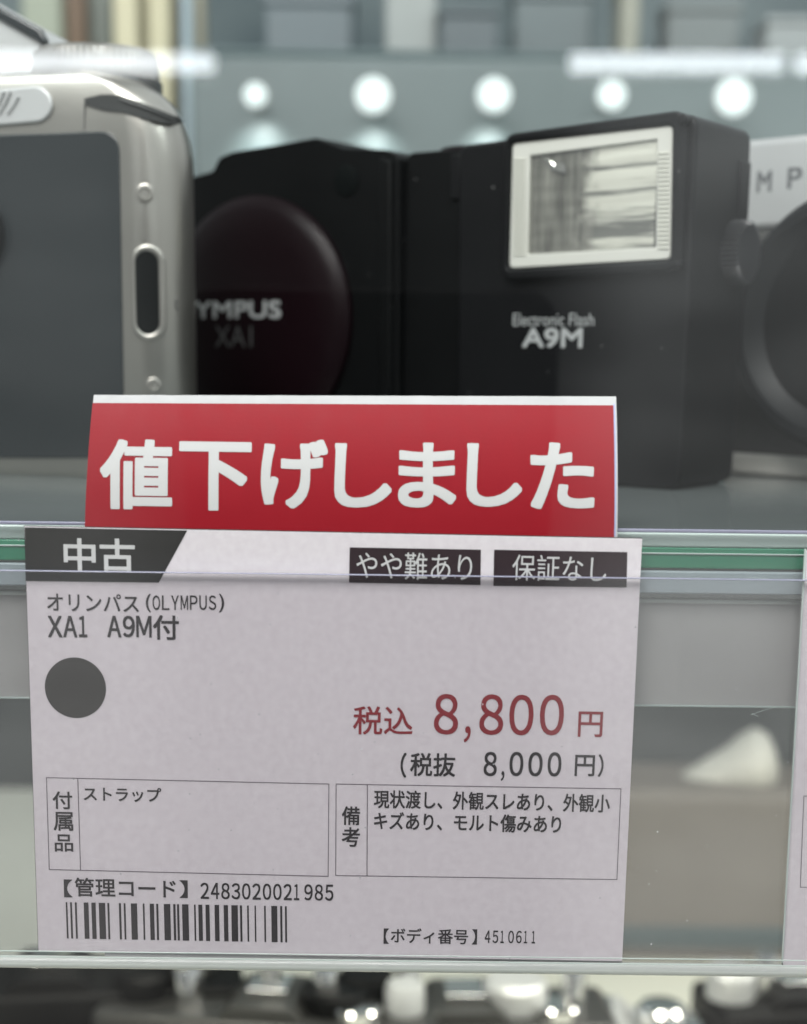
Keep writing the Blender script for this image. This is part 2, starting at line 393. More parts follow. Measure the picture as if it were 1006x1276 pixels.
# dark hairline at the card's cut edges (slightly wider dark backing sheet of the sleeve)
e = .12
obj('cut_edge', Prism([(cn[0][0]-e, cn[0][1]+e), (cn[1][0]+e*.3, cn[1][1]+e), (cn[2][0]+e*.3, cn[2][1]-e), (cn[3][0]-e, cn[3][1]-e)], .26, .36), M['black_ink'], pc, smooth=0)
L1, L2, L3 = -.05, -.09, -.13
def text_part(name, items, m, parent=pc, y=L1, **kw):
    bm = bmesh.new()
    for body, bl, tr in items: put_text(bm, body, *crect(bl, tr), y, **kw)
    return obj(name, bm, m, parent, smooth=0)
def mono(bm, body, bl, tr, y, cell_px, x0_px, fill=.84, **kw):
    pass
b1 = obj('condition_badge', poly(bmesh.new(), [cp(31, 657), cp(233.5, 661), cp(198, 726), cp(32, 724)], L1), M['badge_ink'], pc, smooth=0)
text_part('lettering', [('中', (80, 712), (119, 671)), ('古', (125, 712.5), (168, 671.5))], M['white_ink'], b1, L2, offset=.02)
b2 = obj('defect_badge', poly(bmesh.new(), [cp(436, 682), cp(599.5, 685), cp(599, 729), cp(435, 726)], L1), M['plum_ink'], pc, smooth=0)
text_part('lettering', [('やや難あり', (444, 721), (589, 690))], M['white_ink'], b2, L2)
b3 = obj('warranty_badge', poly(bmesh.new(), [cp(616, 685), cp(782, 688), cp(781, 732), cp(615, 730)], L1), M['plum_ink'], pc, smooth=0)
text_part('lettering', [('保証なし', (638, 723), (757, 693))], M['white_ink'], b3, L2)
text_part('maker_name', [('オリンパス', (59, 761), (173, 741)), ('(', (182, 763), (188, 740))] + [(wide(c), (190.3+i*11.65, 760), (199.6+i*11.65, 742)) for i, c in enumerate('OLYMPUS')] + [(')', (273, 763), (279.5, 740))], M['black_ink'], offset=.012)
cells = [('X', 60, 77.5), ('A', 79, 96), ('1', 98.5, 108.5), ('A', 134, 151), ('9', 153.5, 168), ('M', 170, 189)]
text_part('model_name', [(wide(c), (a, 794), (b_, 767.5)) for c, a, b_ in cells] + [('付', (191, 797), (223, 767))], M['black_ink'], offset=.02)
rx = crect((57, 894), (131.5, 820))
obj('round_mark', poly(bmesh.new(), ellipse((rx[0]+rx[1])/2, (rx[2]+rx[3])/2, (rx[1]-rx[0])/2, (rx[3]-rx[2])/2, 64), L1), M['dot'], pc, smooth=0)
text_part('tax_included_price', [('税込', (440, 915), (515, 881)), ('８', (540.5, 915), (572, 865)), ('，', (578, 925), (587, 905)), ('８', (597, 915.5), (628.5, 865.5)), ('０', (634, 916), (666, 866)), ('０', (672, 916), (704, 866)), ('円', (720, 918), (752, 887))], M['price_ink'], offset=.011)
text_part('net_price', [('（', (499, 969), (507, 938)), ('税抜', (511, 967), (568, 939)), ('８', (602.5, 967), (620, 937)), ('，', (624, 973), (629, 961)), ('０', (634.5, 967), (653, 937)), ('０', (658, 967.3), (677, 937.3)), ('０', (682, 967.5), (700.5, 937.5)), ('円', (716, 967), (742, 941)), ('）', (745, 968), (753, 940))], M['black_ink'], offset=.016)
def outline(bm, pts, w, y):
    for i in range(len(pts)):
        p, q = Vector(pts[i]), Vector(pts[(i+1) % len(pts)]); d = (q-p).normalized(); nn = Vector((-d.y, d.x))*w/2; dd = d*w/2
        poly(bm, [p-dd+nn, q+dd+nn, q+dd-nn, p-dd-nn], y - i*.004)
    return bm
lw = .12
nb = outline(bmesh.new(), [cp(58, 969), cp(410, 977), cp(409, 1092), cp(61.5, 1083.5)], lw, L1)
outline(nb, [cp(97, 970), cp(100.5, 1084.5)], lw, L1-.02)
obj('accessory_box', nb, M['line_ink'], pc, smooth=0)
nb = outline(bmesh.new(), [cp(419, 977), cp(774, 983), cp(769, 1096), cp(418.5, 1091)], lw, L1)
outline(nb, [cp(458, 978), cp(457.5, 1091.5)], lw, L1-.02)
obj('remark_box', nb, M['line_ink'], pc, smooth=0)
text_part('accessory_heading', [('付', (66, 1008), (90, 986.5)), ('属', (67, 1035), (91, 1012)), ('品', (68.5, 1061), (91, 1040))], M['black_ink'], offset=.016)
text_part('accessory_entry', [('ストラップ', (104.5, 998), (201, 982))], M['black_ink'], offset=.016)
text_part('remark_heading', [('備', (426, 1028), (449, 1005)), ('考', (426, 1055), (449, 1031))], M['black_ink'], offset=.016)
text_part('remark_entry', [('現状渡し、外観スレあり、外観小', (466, 1007), (761, 990)), ('キズあり、モルト傷みあり', (466, 1034), (700, 1016))], M['black_ink'], offset=.016)
dg = [(wide(c), (250+i*12.93, 1120+i*.2), (250+i*12.93+(10.6 if c != '1' else 7), 1100+i*.2)) for i, c in enumerate('2483020021985')]
text_part('control_code', [('【', (80, 1118), (90, 1096)), ('管理コード', (93.5, 1117), (219, 1096)), ('】', (224, 1119), (234, 1097))] + dg, M['black_ink'], offset=.016)
bars = [(40,47),(58,66),(78,86),(115,135),(147,165),(178,205),(214,222),(262,271),(282,290),(312,338),(362,369),(391,409),(418,427),(450,477),(489,499),
        (505,514),(526,553),(576,583),(594,611),(624,641),(662,681),(700,718),(732,759),(768,777),(798,805),(829,835),(869,876),(899,924),(936,945),(956,964)]
bm = bmesh.new()
for a, b_ in bars:
    xa, xb = 70+a/3.353, 70+b_/3.353; dy = (xa-82)*.018
    poly(bm, [cp(xa, 1124.3+dy), cp(xb, 1124.3+dy), cp(xb+1.6-(xa-82)*.004, 1169.5+dy), cp(xa+1.6-(xa-82)*.004, 1169.5+dy)], L1)
obj('barcode', bm, M['black_ink'], pc, smooth=0)
dg = [(wide(c), (604+i*9.75, 1175+i*.1), (604+i*9.75+(7.6 if c != '1' else 5), 1159.5+i*.1)) for i, c in enumerate('4510611')]
text_part('body_number', [('【', (478, 1176), (485, 1157)), ('ボディ番号', (487, 1175), (584, 1158)), ('】', (588, 1177), (595, 1158))] + dg, M['black_ink'], offset=.012)

# ---- red discount slip behind the card, its top leaning back
MB_ = card_frame(440, 660, 235.55, 0.15)
sl = thing('discount_slip', 'red slip with white Japanese price cut lettering standing up behind the price card', 'discount slip', MB_)
def lean(z): return 0.0105*max(0, z+1.0)**2
def bp_(px, py):
    """pixel -> local x, z on the leaning slip"""
    d = ray(px, py); Mi = MB_.inverted(); o = Mi @ Vector((0, 0, 0)); q = Mi.to_3x3() @ d
    yy = 0
    for _ in range(6):
        s = (yy - o.y)/q.y; z = o.z + q.z*s; yy = lean(z)
    return o.x + q.x*s, z
def bendcut(bm, off):
    zs = [v.co.z for v in bm.verts]; z = math.floor(min(zs))
    while z < max(zs):
        z += .8
        bmesh.ops.bisect_plane(bm, geom=bm.verts[:]+bm.edges[:]+bm.faces[:], plane_co=(0, 0, z), plane_no=(0, 0, 1))
    for v in bm.verts: v.co.y += lean(v.co.z) + off
    return bm
bl_, br_ = bp_(131, 1197), bp_(775.5, 1202)
tl, tr = bp_(117, 492), bp_(768, 494)
# a hair of waviness along the torn top edge
top = [(tl[0]+(tr[0]-tl[0])*k/40, tl[1]+(tr[1]-tl[1])*k/40 + .05*noise.noise((k*.9, 3, 0))) for k in range(41)]
ml, mr_ = bp_(105.5, 660), bp_(769.5, 668)
sheet = bendcut(Prism(top + [mr_, br_, bl_, ml], 0, .18), 0)
obj('slip_sheet', sheet, M['banner'], sl, smooth=0)
rtl, rtr = bp_(115.5, 502), bp_(764.5, 505)
rmr = bp_(765.5, 668)
field = obj('red_field', bendcut(Prism([rtl, rtr, rmr, (rmr[0]-.3, bl_[1]+8), (bl_[0]-.35, bl_[1]+8), (ml[0]+.02, ml[1])], -.02, 0), -.04), M['red'], sl, smooth=0)
obj('blue_line', bendcut(Prism([bp_(764.8, 503), bp_(766, 503), bp_(767, 668), bp_(765.8, 668)], -.02, 0), -.08), M['blue_edge'], sl, smooth=0)
bm = bmesh.new()
for ch, x0, y0, x1, y1 in (('値', 125, 548, 215.5, 634), ('下', 223, 551, 314, 635.5), ('げ', 325, 548, 409, 633), ('し', 416.5, 553, 489, 632),
                           ('ま', 496, 552, 569.5, 632), ('し', 581, 553, 651.5, 631), ('た', 660, 552, 742, 634)):
    (xa, za), (xb, zb_) = bp_(x0, y1), bp_(x1, y0)
    put_text(bm, ch, xa, xb, za, zb_, 0, offset=.03, fine=4)
obj('lettering', bendcut(bm, -.11), M['white_ink'], sl, smooth=0)

# ---- neighbouring price card at the right
MD = card_frame(1100, 950, 235.0, 0.3)
nc = thing('price_card', 'white price card cut off by the right edge of the photo', 'price card', MD)
def dp(px, py): return on_plane(px, py, MD)
obj('card_sheet', Prism([dp(1004, 686), dp(1700, 700), dp(1690, 1220), dp(976, 1208)], 0, .22), M['card'], nc, smooth=0)
c_ = [dp(1004, 686), dp(1700, 700), dp(1690, 1220), dp(976, 1208)]
obj('cut_edge', Prism([(c_[0][0]-e, c_[0][1]+e), (c_[1][0], c_[1][1]+e), (c_[2][0], c_[2][1]-e), (c_[3][0]-e, c_[3][1]-e)], .26, .36), M['black_ink'], nc, smooth=0)
obj('accessory_box', outline(bmesh.new(), [dp(1002, 992), dp(1300, 997), dp(1300, 1112), dp(997.5, 1105.5)], lw, L1), M['line_ink'], nc, smooth=0)
# clear divider between the two card pockets
dv = obj('pocket_divider', Prism([(at(1003, 684, 234.5).x, at(1003, 684, 234.5).z), (at(1005, 684, 234.5).x, at(1005, 684, 234.5).z), (at(976, 1200, 234.5).x, at(976, 1200, 234.5).z), (at(974.2, 1200, 234.5).x, at(974.2, 1200, 234.5).z)], 234.4, 234.75), M['shelf_arris'], smooth=0)
tag(dv, 'thin clear divider strip between the two price cards', 'divider')

# ------------------------------------------------------------------ THE COMPACT CAMERA WITH FLASH
YAW = R(35)
foot = on_z(868, 613, SHELF_Z)
MX = Matrix.Translation(foot) @ Matrix.Rotation(-YAW, 4, 'Z')
xa = thing('compact_camera', 'black clamshell compact camera with a flash unit fixed to its side, bright flash window', 'camera', MX)
def fp(px, py): return on_plane(px, py, MX)
def fpoly(*pts): return [fp(*p) for p in pts]
def offset_frame(dy): return MX @ Matrix.Translation((0, dy, 0))
H = fp(850, 137)[1]
# camera body and clamshell
zb0 = 0.0
def base(px): return (fp(px, 500)[0], zb0)
bod = [base(215), base(497), fp(497, 192), fp(478, 186), fp(428, 184.5), fp(393, 171.5), fp(345, 180), fp(290, 189), fp(273, 196), fp(265, 213), fp(236, 221)]
obj('body', Prism(round_poly(bod, [3, .5, 2, 2, 2, 1.2, 4, 2, 2, 1.5, 1]), 0, 31), M['black'], xa, bevel=1.6, seg=4)
grip = [base(493), base(578), fp(577, 183), fp(499, 189)]
obj('grip_section', Prism(round_poly(grip, [.5, .5, 1.5, 2]), 2.2, 31), M['black'], xa, bevel=.8)
obj('ridge', Prism(fpoly((476, 196), (490, 200), (490, 560), (476, 560)), -1.0, 2), M['black'], xa, bevel=.45)
obj('latch', Prism(fpoly((556, 192), (568, 190), (568, 247), (556, 248)), 1.5, 2.6), M['black_side'], xa, bevel=.3)
# release button bulge on the top
bz = fp(540, 186)
obj('shutter_button', Lathe([(5.6, -2), (5.6, .6), (5.0, 1.3), (3.2, 1.7), (.2, 1.8)], axis='z', c=(bz[0], 12, bz[1])), M['black_gloss'], xa)
# sliding cover with its dome
cc = fp(322, 398); rr_ = (fp(440, 398)[0]-cc[0])
cov = obj('clamshell_cover', Lathe([(rr_, .3), (rr_, -1.4), (rr_*.97, -2.4), (rr_*.88, -3.4), (rr_*.7, -4.3), (rr_*.4, -4.9), (.3, -5.0)], n=96, c=(cc[0], 0, cc[1])), M['black_gloss'], xa)
MP = offset_frame(-5.2)
def tp(px, py): return on_plane(px, py, MP)
bm = bmesh.new()
a_, b_ = tp(200, 397), tp(350, 374)
put_text(bm, 'OLYMPUS', a_[0], b_[0], a_[1], b_[1], -5.15, offset=.03)
obj('lettering', bm, M['print_grey'], cov, smooth=0)
bm = bmesh.new(); a_, b_ = tp(268, 432), tp(314, 406)
put_text(bm, 'XA1', a_[0], b_[0], a_[1], b_[1], -5.15, offset=.0)
obj('lettering', bm, M['print_dim'], cov, smooth=0)
w = fp(432, 225)
obj('viewfinder_window', Lathe([(3.2, .3), (3.2, -.3), (2.7, -.45), (.2, -.45)], n=32, c=(w[0], 0, w[1])), M['hole'], xa)
# flash unit
fx1 = fp(862, 300)[0]
fbody = [base(571), (fx1, 0), (fx1, H-.6), fp(640, 168.5), fp(636, 173), fp(571, 181)]
DEP = 25
fl = obj('flash_unit', Prism(round_poly(fbody, [1, 3.5, 3.0, 1.5, 1, 2.5]), 0, DEP), M['black_side'], xa, bevel=2.2, seg=4)
# raised hood round the window
hood_o = round_poly(fpoly((629, 350), (849, 338), (858, 137.5), (634, 168.5)), [3.0, 3.0, 2.4, 2.6], 8)
hood_i = round_poly(fpoly((637, 336), (840, 325), (843, 155), (641, 178)), [1.2, 1.2, 1.2, 1.2], 8)
obj('hood', ring_frame(bmesh.new(), hood_o, hood_i, -1.7, .1), M['black_side'], fl, bevel=.5)
# window: milky ribbed rim, reflector, tube, clear cover
ro = round_poly(fpoly((638, 334.5), (838.5, 323), (841.5, 157), (642, 179.5)), 1.0, 5)
ri = round_poly(fpoly((661, 317), (820, 308.5), (822, 174), (664, 194.5)), .3, 5)
win = obj('flash_window', ring_frame(bmesh.new(), ro, ri, -1.0, 0.05), None or mat('milky_rim', (0.50, 0.50, 0.46), 0.35, vary=0.06), fl, bevel=.25)
bm = bmesh.new()
for xL, xR in ((644, 659), (823.5, 837)):
    for k in range(22):
        py = 200+k*5.6 - (8 if xL > 700 else 0)
        x0, z0 = fp(xL, py); x1, _ = fp(xR, py)
        box(bm, x0, x1, -1.22, -.98, z0-.17, z0+.17)
obj('rib', bm, mat('milky_rib', (0.52, 0.52, 0.46), 0.3), win, bevel=.1, seg=2)['kind'] = 'stuff'
# curved reflector: shallow horizontal flutes, bright reflection streaks painted into the colour
rm, t, b = nodes('streaked_reflector')
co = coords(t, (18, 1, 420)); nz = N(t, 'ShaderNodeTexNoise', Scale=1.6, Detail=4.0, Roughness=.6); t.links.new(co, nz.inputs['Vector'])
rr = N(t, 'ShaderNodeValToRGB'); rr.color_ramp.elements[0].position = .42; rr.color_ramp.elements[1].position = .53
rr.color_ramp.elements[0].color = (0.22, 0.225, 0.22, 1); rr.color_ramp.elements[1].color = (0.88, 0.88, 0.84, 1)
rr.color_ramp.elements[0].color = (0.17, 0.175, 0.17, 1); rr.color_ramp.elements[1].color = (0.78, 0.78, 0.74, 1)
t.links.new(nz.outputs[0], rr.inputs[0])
# the left part of the reflector has shading painted in: darker vertical streaks, with a ragged border
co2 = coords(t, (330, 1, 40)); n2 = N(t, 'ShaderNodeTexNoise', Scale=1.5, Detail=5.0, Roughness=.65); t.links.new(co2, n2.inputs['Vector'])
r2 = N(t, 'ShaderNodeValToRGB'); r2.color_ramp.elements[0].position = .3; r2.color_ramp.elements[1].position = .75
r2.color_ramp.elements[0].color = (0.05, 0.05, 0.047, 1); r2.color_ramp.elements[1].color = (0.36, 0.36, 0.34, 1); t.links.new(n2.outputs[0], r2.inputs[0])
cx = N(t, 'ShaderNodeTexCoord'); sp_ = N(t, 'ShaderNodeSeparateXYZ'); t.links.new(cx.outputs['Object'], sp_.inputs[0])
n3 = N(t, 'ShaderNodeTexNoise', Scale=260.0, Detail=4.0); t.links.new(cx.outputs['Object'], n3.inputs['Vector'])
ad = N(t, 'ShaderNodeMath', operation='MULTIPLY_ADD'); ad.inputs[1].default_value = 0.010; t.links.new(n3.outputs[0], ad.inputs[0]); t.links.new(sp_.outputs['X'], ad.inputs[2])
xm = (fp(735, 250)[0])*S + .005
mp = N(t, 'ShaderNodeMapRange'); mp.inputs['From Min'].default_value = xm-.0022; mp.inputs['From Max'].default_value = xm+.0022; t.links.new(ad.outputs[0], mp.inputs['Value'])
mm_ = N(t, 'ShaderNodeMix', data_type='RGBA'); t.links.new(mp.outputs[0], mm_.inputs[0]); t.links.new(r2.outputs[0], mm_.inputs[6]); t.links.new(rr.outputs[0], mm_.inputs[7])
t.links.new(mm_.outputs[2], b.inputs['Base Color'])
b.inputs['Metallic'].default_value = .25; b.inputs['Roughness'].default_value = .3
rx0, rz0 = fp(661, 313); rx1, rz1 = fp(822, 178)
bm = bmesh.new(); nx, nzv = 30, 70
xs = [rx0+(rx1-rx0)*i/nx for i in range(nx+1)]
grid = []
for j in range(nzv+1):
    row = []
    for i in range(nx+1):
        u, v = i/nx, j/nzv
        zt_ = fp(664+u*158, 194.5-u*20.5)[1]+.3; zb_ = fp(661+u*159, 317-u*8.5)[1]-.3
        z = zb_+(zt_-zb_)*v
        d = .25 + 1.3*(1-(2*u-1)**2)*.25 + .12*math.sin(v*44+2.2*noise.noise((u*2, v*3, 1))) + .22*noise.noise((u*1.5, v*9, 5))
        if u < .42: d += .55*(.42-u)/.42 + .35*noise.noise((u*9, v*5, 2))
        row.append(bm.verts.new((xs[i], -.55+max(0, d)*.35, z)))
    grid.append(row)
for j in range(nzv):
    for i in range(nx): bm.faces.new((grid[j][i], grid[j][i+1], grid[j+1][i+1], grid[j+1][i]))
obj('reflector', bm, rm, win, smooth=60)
# chrome facets added to stand for a highlight in the upper left corner
bm = bmesh.new()
cr = [(676, 193), (688, 200), (694, 207), (700, 202), (707, 206), (708, 216), (698, 213), (690, 210), (682, 200)]
vs_ = [bm.verts.new((fp(*p)[0], -.86 - .10*random.random(), fp(*p)[1])) for p in cr]
cv = bm.verts.new((fp(694, 205)[0], -.80, fp(694, 205)[1]))
for i in range(len(cr)): bm.faces.new((vs_[i], vs_[(i+1) % len(cr)], cv))
obj('highlight_facets', bm, M['chrome'], win, smooth=0)
obj('cover_pane', Prism(fpoly((661, 317.2), (820.2, 308.7), (822.2, 173.8), (664, 194.3)), -.95, -.88), clear('flash_cover', (0.95, 0.95, 0.93), 0.08, 0.02), win, smooth=0)
# corner pin + vertical groove
pz = fp(858, 147)
obj('corner_pin', Lathe([(1.0, .2), (1.0, -2.1), (.7, -2.4), (.1, -2.5)], n=24, c=(pz[0]-.2, 0, pz[1]-.4)), M['black_side'], fl)
g = fp(857, 160); g2_ = fp(851, 330)
obj('hinge_rod', tube(bmesh.new(), [(g[0]-.2, -.6, g[1]), (g[0]-.2, -.6, g2_[1])], .75, 14), M['black_side'], fl)
pz = fp(846, 330)
obj('corner_pin', Lathe([(.8, .2), (.8, -2.0), (.1, -2.2)], n=24, c=(pz[0]+.5, 0, pz[1])), M['black_side'], fl)
bm = bmesh.new(); a_, b_ = fp(639.5, 406), fp(741, 390)
put_text(bm, 'Electronic Flash', a_[0], b_[0], a_[1], b_[1], -.06, offset=.0)
obj('lettering', bm, M['print_grey'], fl, smooth=0)
bm = bmesh.new(); a_, b_ = fp(651, 433), fp(727, 408.5)
put_text(bm, 'A9M', a_[0], b_[0], a_[1], b_[1], -.06, offset=.035)
obj('lettering', bm, M['print_grey'], fl, smooth=0)
# ribbed screw wheel on the side
wz = fp(862, 308)[1]
bm = bmesh.new()
nn_ = 40; prof = []
ringA, ringB = [], []
for k in range(nn_*2):
    a = math.pi*k/nn_; r_ = 6.2 if k % 2 else 5.4
    ringA.append((r_*math.cos(a), r_*math.sin(a)))
rings = []
for h, sc in ((-.3, 1.0), (3.0, 1.0), (3.5, .93)):
    rings.append([bm.verts.new((fx1+h, 19+u*sc, wz+v*sc)) for u, v in ringA])
for i in range(2):
    for k in range(nn_*2):
        j = (k+1) % (nn_*2); bm.faces.new((rings[i][k], rings[i][j], rings[i+1][j], rings[i+1][k]))
bm.faces.new(rings[0][::-1]); bm.faces.new(rings[2])
obj('thumb_wheel', bm, mat('wheel_grey', (0.022, 0.023, 0.025), .35), fl, smooth=25)
obj('rear_door', Box(fx1-2, fx1+.5, DEP-5, DEP-.5, H-25, H-7), M['black_side'], fl, bevel=.4)

# ------------------------------------------------------------------ SILVER CAMERA AT THE LEFT
ls = on_z(243, 600, SHELF_Z)
ML = Matrix.Translation(ls) @ Matrix.Rotation(-R(16), 4, 'Z')
sv = thing('compact_camera', 'silver camera with grey front panel and oval strap lug, left of the black camera', 'camera', ML)
def lp(px, py, dy=0): return on_plane(px, py, ML if not dy else ML @ Matrix.Translation((0, dy, 0)))
xe = lp(246, 400)[0]
zt_ = lp(60, 93)[1]
# plan outline of the body (x, y): flat front, full round right end that runs on round to the back
RE = 9.0
XC = lp(164, 400)[0]; xe = XC + RE
def wrap(x):
    """depth of the rounded end behind the flat front at local x"""
    u = min(max(0, x-XC), RE*.98); return RE - math.sqrt(RE*RE-u*u)
def plan(xl, xr, d0, d1, r, n=14):
    pts = [(xl, d0)]
    for k in range(n+1):
        a = -math.pi/2 + R(155)*k/n; pts.append((xr-r+r*math.cos(a), d0+r+r*math.sin(a)))
    pts += [(xr-r-4, d1), (xl, d1)]
    return pts
def tangent(bm, cx):
    """turn a flat piece modelled at y=0 round local x=cx so that it lies on the rounded end"""
    ph = math.asin(min(.98, max(0, cx-XC)/RE)); w0 = wrap(cx)
    for v in bm.verts:
        u, d = v.co.x-cx, v.co.y
        v.co.x = cx + u*math.cos(ph) - d*math.sin(ph); v.co.y = w0 + u*math.sin(ph) + d*math.cos(ph)
    return bm
def loft(bm, layers):
    rings = [[bm.verts.new((x, y, z)) for x, y in pl] for z, pl in layers]
    for i in range(len(rings)-1):
        n_ = len(rings[i])
        for k in range(n_):
            j = (k+1) % n_; bm.faces.new((rings[i][k], rings[i][j], rings[i+1][j], rings[i+1][k]))
    bm.faces.new(rings[0][::-1]); bm.faces.new(rings[-1]); return bm
XL = lp(-420, 300)[0]
def layer(z, inset, edge): return (z, plan(XL+inset, xe-edge, inset, 26-inset*.5, RE))
lay = [layer(0, .8, .8), layer(.8, .2, .2), layer(1.4, 0, 0)]
prof = [(180, 237), (165, 233), (150, 228), (138, 222), (128, 213), (119, 202), (111, 188), (104, 172), (99, 155), (95.5, 138)]
lay.append((lp(240, 200)[1], plan(XL, xe-.05, 0, 26, RE)))
for k, (py, px) in enumerate(prof):
    z = lp(px, py, 9)[1]; ed = max(.05, (240-px)*.142)
    ins = .05*k**1.6
    lay.append((z, plan(XL, xe-ed, ins, 26-ins, RE-.35*k)))
z = lay[-1][0]; lay.append((z+.25, plan(XL, xe-ed-1.4, ins+1.4, 22, RE-4.2)))
obj('body', loft(bmesh.new(), lay), M['silver'], sv, smooth=45)
# front panel
pn = round_poly([lp(-420, 176), lp(-420, 566), lp(153, 570), lp(150, 164.5), lp(60, 165.5)][::-1], [8, 4.5, 2.5, 1, 1][:5], 8)
pn = round_poly([lp(-420, 180), lp(60, 166), lp(149, 162.5), lp(156, 571), lp(-420, 571)], [1, 8, 4.2, 2.5, 1], 8)
obj('front_panel', Prism(pn, -.35, .2), M['grey_panel'], sv, bevel=.25)
lc = lp(-38, 290)
obj('lens', Lathe([(8.2, 0), (8.2, -3.0), (7.5, -3.6), (6.3, -3.6), (5.8, -2.6), (.2, -1.9)], n=64, c=(lc[0], 0, lc[1])), M['lens_black'], sv)
# nameplate with script letters
nc_ = lp(44, 130); nr = (lp(44, 107)[1]-lp(44, 153)[1])/2; nl = lp(-90, 142)
npt = [(nl[0], nl[1]-nr), ] + ellipse(nc_[0], nc_[1], nr*1.12, nr, 16, -math.pi/2, math.pi/2) + [(nl[0], nl[1]+nr)]
npl = obj('nameplate', Prism(npt, -.55, .3), M['satin'], sv, bevel=.4)
bm = bmesh.new()
for k, (x0, x1, zz) in enumerate(((-6, 8, 0), (2, 16, 0), (12, 26, -2))):
    p0, p1 = lp(x0, 143), lp(x1, 115+zz*-3); tube(bm, [(p0[0], -.6, p0[1]), ((p0[0]+p1[0])/2+.2, -.62, (p0[1]+p1[1])/2), (p1[0], -.6, p1[1])], .28, 8)
obj('script_lettering', bm, M['chrome'], npl)
# seam + scoop with dark underside where the strap bar sits
obj('seam', Prism([lp(105.2, 124), lp(106.2, 124), lp(105.6, 163), lp(104.6, 163)], -.03, .4), M['dark_metal'], sv, smooth=0)
bm = bmesh.new()
path = [(106.5, 123, 0), (128, 118, 0), (150, 118.5, 0), (175, 127, .5), (200, 137, 2.2), (216, 143.5, 4.5), (227, 147, 8.0)]
low = [(106.5, 130), (128, 137), (150, 139.5), (175, 146), (200, 153), (216, 155), (227, 151)]
A, B, C_ = [], [], []
for (px, py, dy), (qx, qy) in zip(path, low):
    x, z = lp(px, py, dy); x2, z2 = lp(qx, qy, dy)
    A.append(bm.verts.new((x, dy-.55, z))); B.append(bm.verts.new((x2, dy-.15, z2))); C_.append(bm.verts.new((x2, dy+1.6, z2+.2)))
for i in range(len(A)-1):
    bm.faces.new((A[i], A[i+1], B[i+1], B[i])); bm.faces.new((B[i], B[i+1], C_[i+1], C_[i]))
sb = obj('strap_scoop', bm, M['dark_metal'], sv, smooth=60)
bm = bmesh.new()
tube(bm, [(lp(px, py+5, dy)[0], dy-.5, lp(px, py+5, dy)[1]) for px, py, dy in path[2:6]], .22, 8)
obj('strap_bar', bm, M['dark_metal'], sb)
# oval lug, screws
def lug_y(px): return max(0, -0.0) + (0 if px < 190 else .35)
so = lp(205, 425); sc_ = lp(163, 304)
oc = ((so[0]+sc_[0])/2-.1, (so[1]+sc_[1])/2); ow, oh = (so[0]-sc_[0])/2, (sc_[1]-so[1])/2
def stadium(cx, cz, w_, h_, n_=12):
    return ellipse(cx, cz+h_-w_, w_, w_, n_, 0, math.pi) + ellipse(cx, cz-h_+w_, w_, w_, n_, math.pi, 2*math.pi)
lug = obj('strap_lug', tangent(ring_frame(bmesh.new(), stadium(oc[0], oc[1], ow, oh), stadium(oc[0]-.25, oc[1], ow-1.15, oh-1.3), -.35, 1.6), oc[0]), M['silver'], sv, bevel=.4)
obj('lug_hole', tangent(Prism(stadium(oc[0]-.25, oc[1], ow-1.1, oh-1.25), -.06, .2), oc[0]), M['hole'], lug, smooth=0)
for px, py, r_ in ((179, 240, 1.75), (189, 480, 1.5)):
    x, z = lp(px, py)
    s_ = obj('screw', tangent(Lathe([(r_, .5), (r_, -.18), (r_*.8, -.3), (r_*.62, -.3), (r_*.5, -.1), (.1, -.1)], n=28, c=(x, 0, z)), x), M['silver'], sv)
x, z = lp(215, 378, 2.5)
obj('icon_mark', outline(bmesh.new(), [(x-.7, z+1.0), (x+.5, z+.3), (x-.6, z-.2), (x+.4, z-1.2)], .22, wrap(x)-.25), M['dark_metal'], sv, smooth=0)
# dial on the top
dz0 = lp(120, 106)[1]
dxa, dxb = lp(45, 90, 14)[0], lp(190, 90, 14)[0]
dr = (dxb-dxa)/2; dcx = (dxa+dxb)/2
zA = on_plane(120, 105, ML @ Matrix.Translation((0, 14, 0)))[1]; zB = on_plane(115, 62, ML @ Matrix.Translation((0, 14, 0)))[1]
bm = bmesh.new(); kn = 60
rings = []
for h, s_, rb in ((zA-2.0, .97, 0), (zA+.6, .985, 0), (zA+.9, 1, 1), (zB-1.1, .96, 1), (zB-.4, .90, 0), (zB, .72, 0)):
    ring = []
    for k in range(kn*2):
        a = math.pi*k/kn; r_ = dr*s_*(1-(.018 if (rb and k % 2) else 0))
        ring.append(bm.verts.new((dcx+r_*math.cos(a), 15+r_*math.sin(a), h)))
    rings.append(ring)
for i in range(len(rings)-1):
    for k in range(kn*2):
        j = (k+1) % (kn*2); bm.faces.new((rings[i][k], rings[i][j], rings[i+1][j], rings[i+1][k]))
bm.faces.new(rings[0][::-1]); bm.faces.new(rings[-1])
obj('mode_dial', bm, M['silver'], sv, smooth=25)
obj('dial_collar', Lathe([(dr*1.03, zA-2.5), (dr*1.03, zA+.5)], axis='z', n=64, c=(dcx, 15, 0)), M['dark_metal'], sv)
# raised prism housing at the far left, its glossy top slanting down to the right
ph = [lp(-200, 112, 8), lp(62, 104, 8), lp(60, 92, 8), lp(56, 52, 8), lp(48, 38, 8), lp(0, 12, 8), lp(-60, -22, 8), lp(-200, -40, 8)]
hs = obj('prism_housing', Prism(round_poly(ph, [0, .5, 2, 1.5, 1.5, 3, 4, 0]), 8, 22), M['satin'], sv, bevel=1.2)
edg = [lp(-60, -26, 7.4), lp(0, 9, 7.4), lp(50, 36, 7.4), (lp(58, 50, 7.4)), lp(55, 58, 7.4), lp(46, 50, 7.4), lp(0, 24, 7.4), lp(-60, -8, 7.4)]
obj('hood_edge', Prism(edg, 7.0, 9.0), M['grey_panel'], hs, bevel=.5)

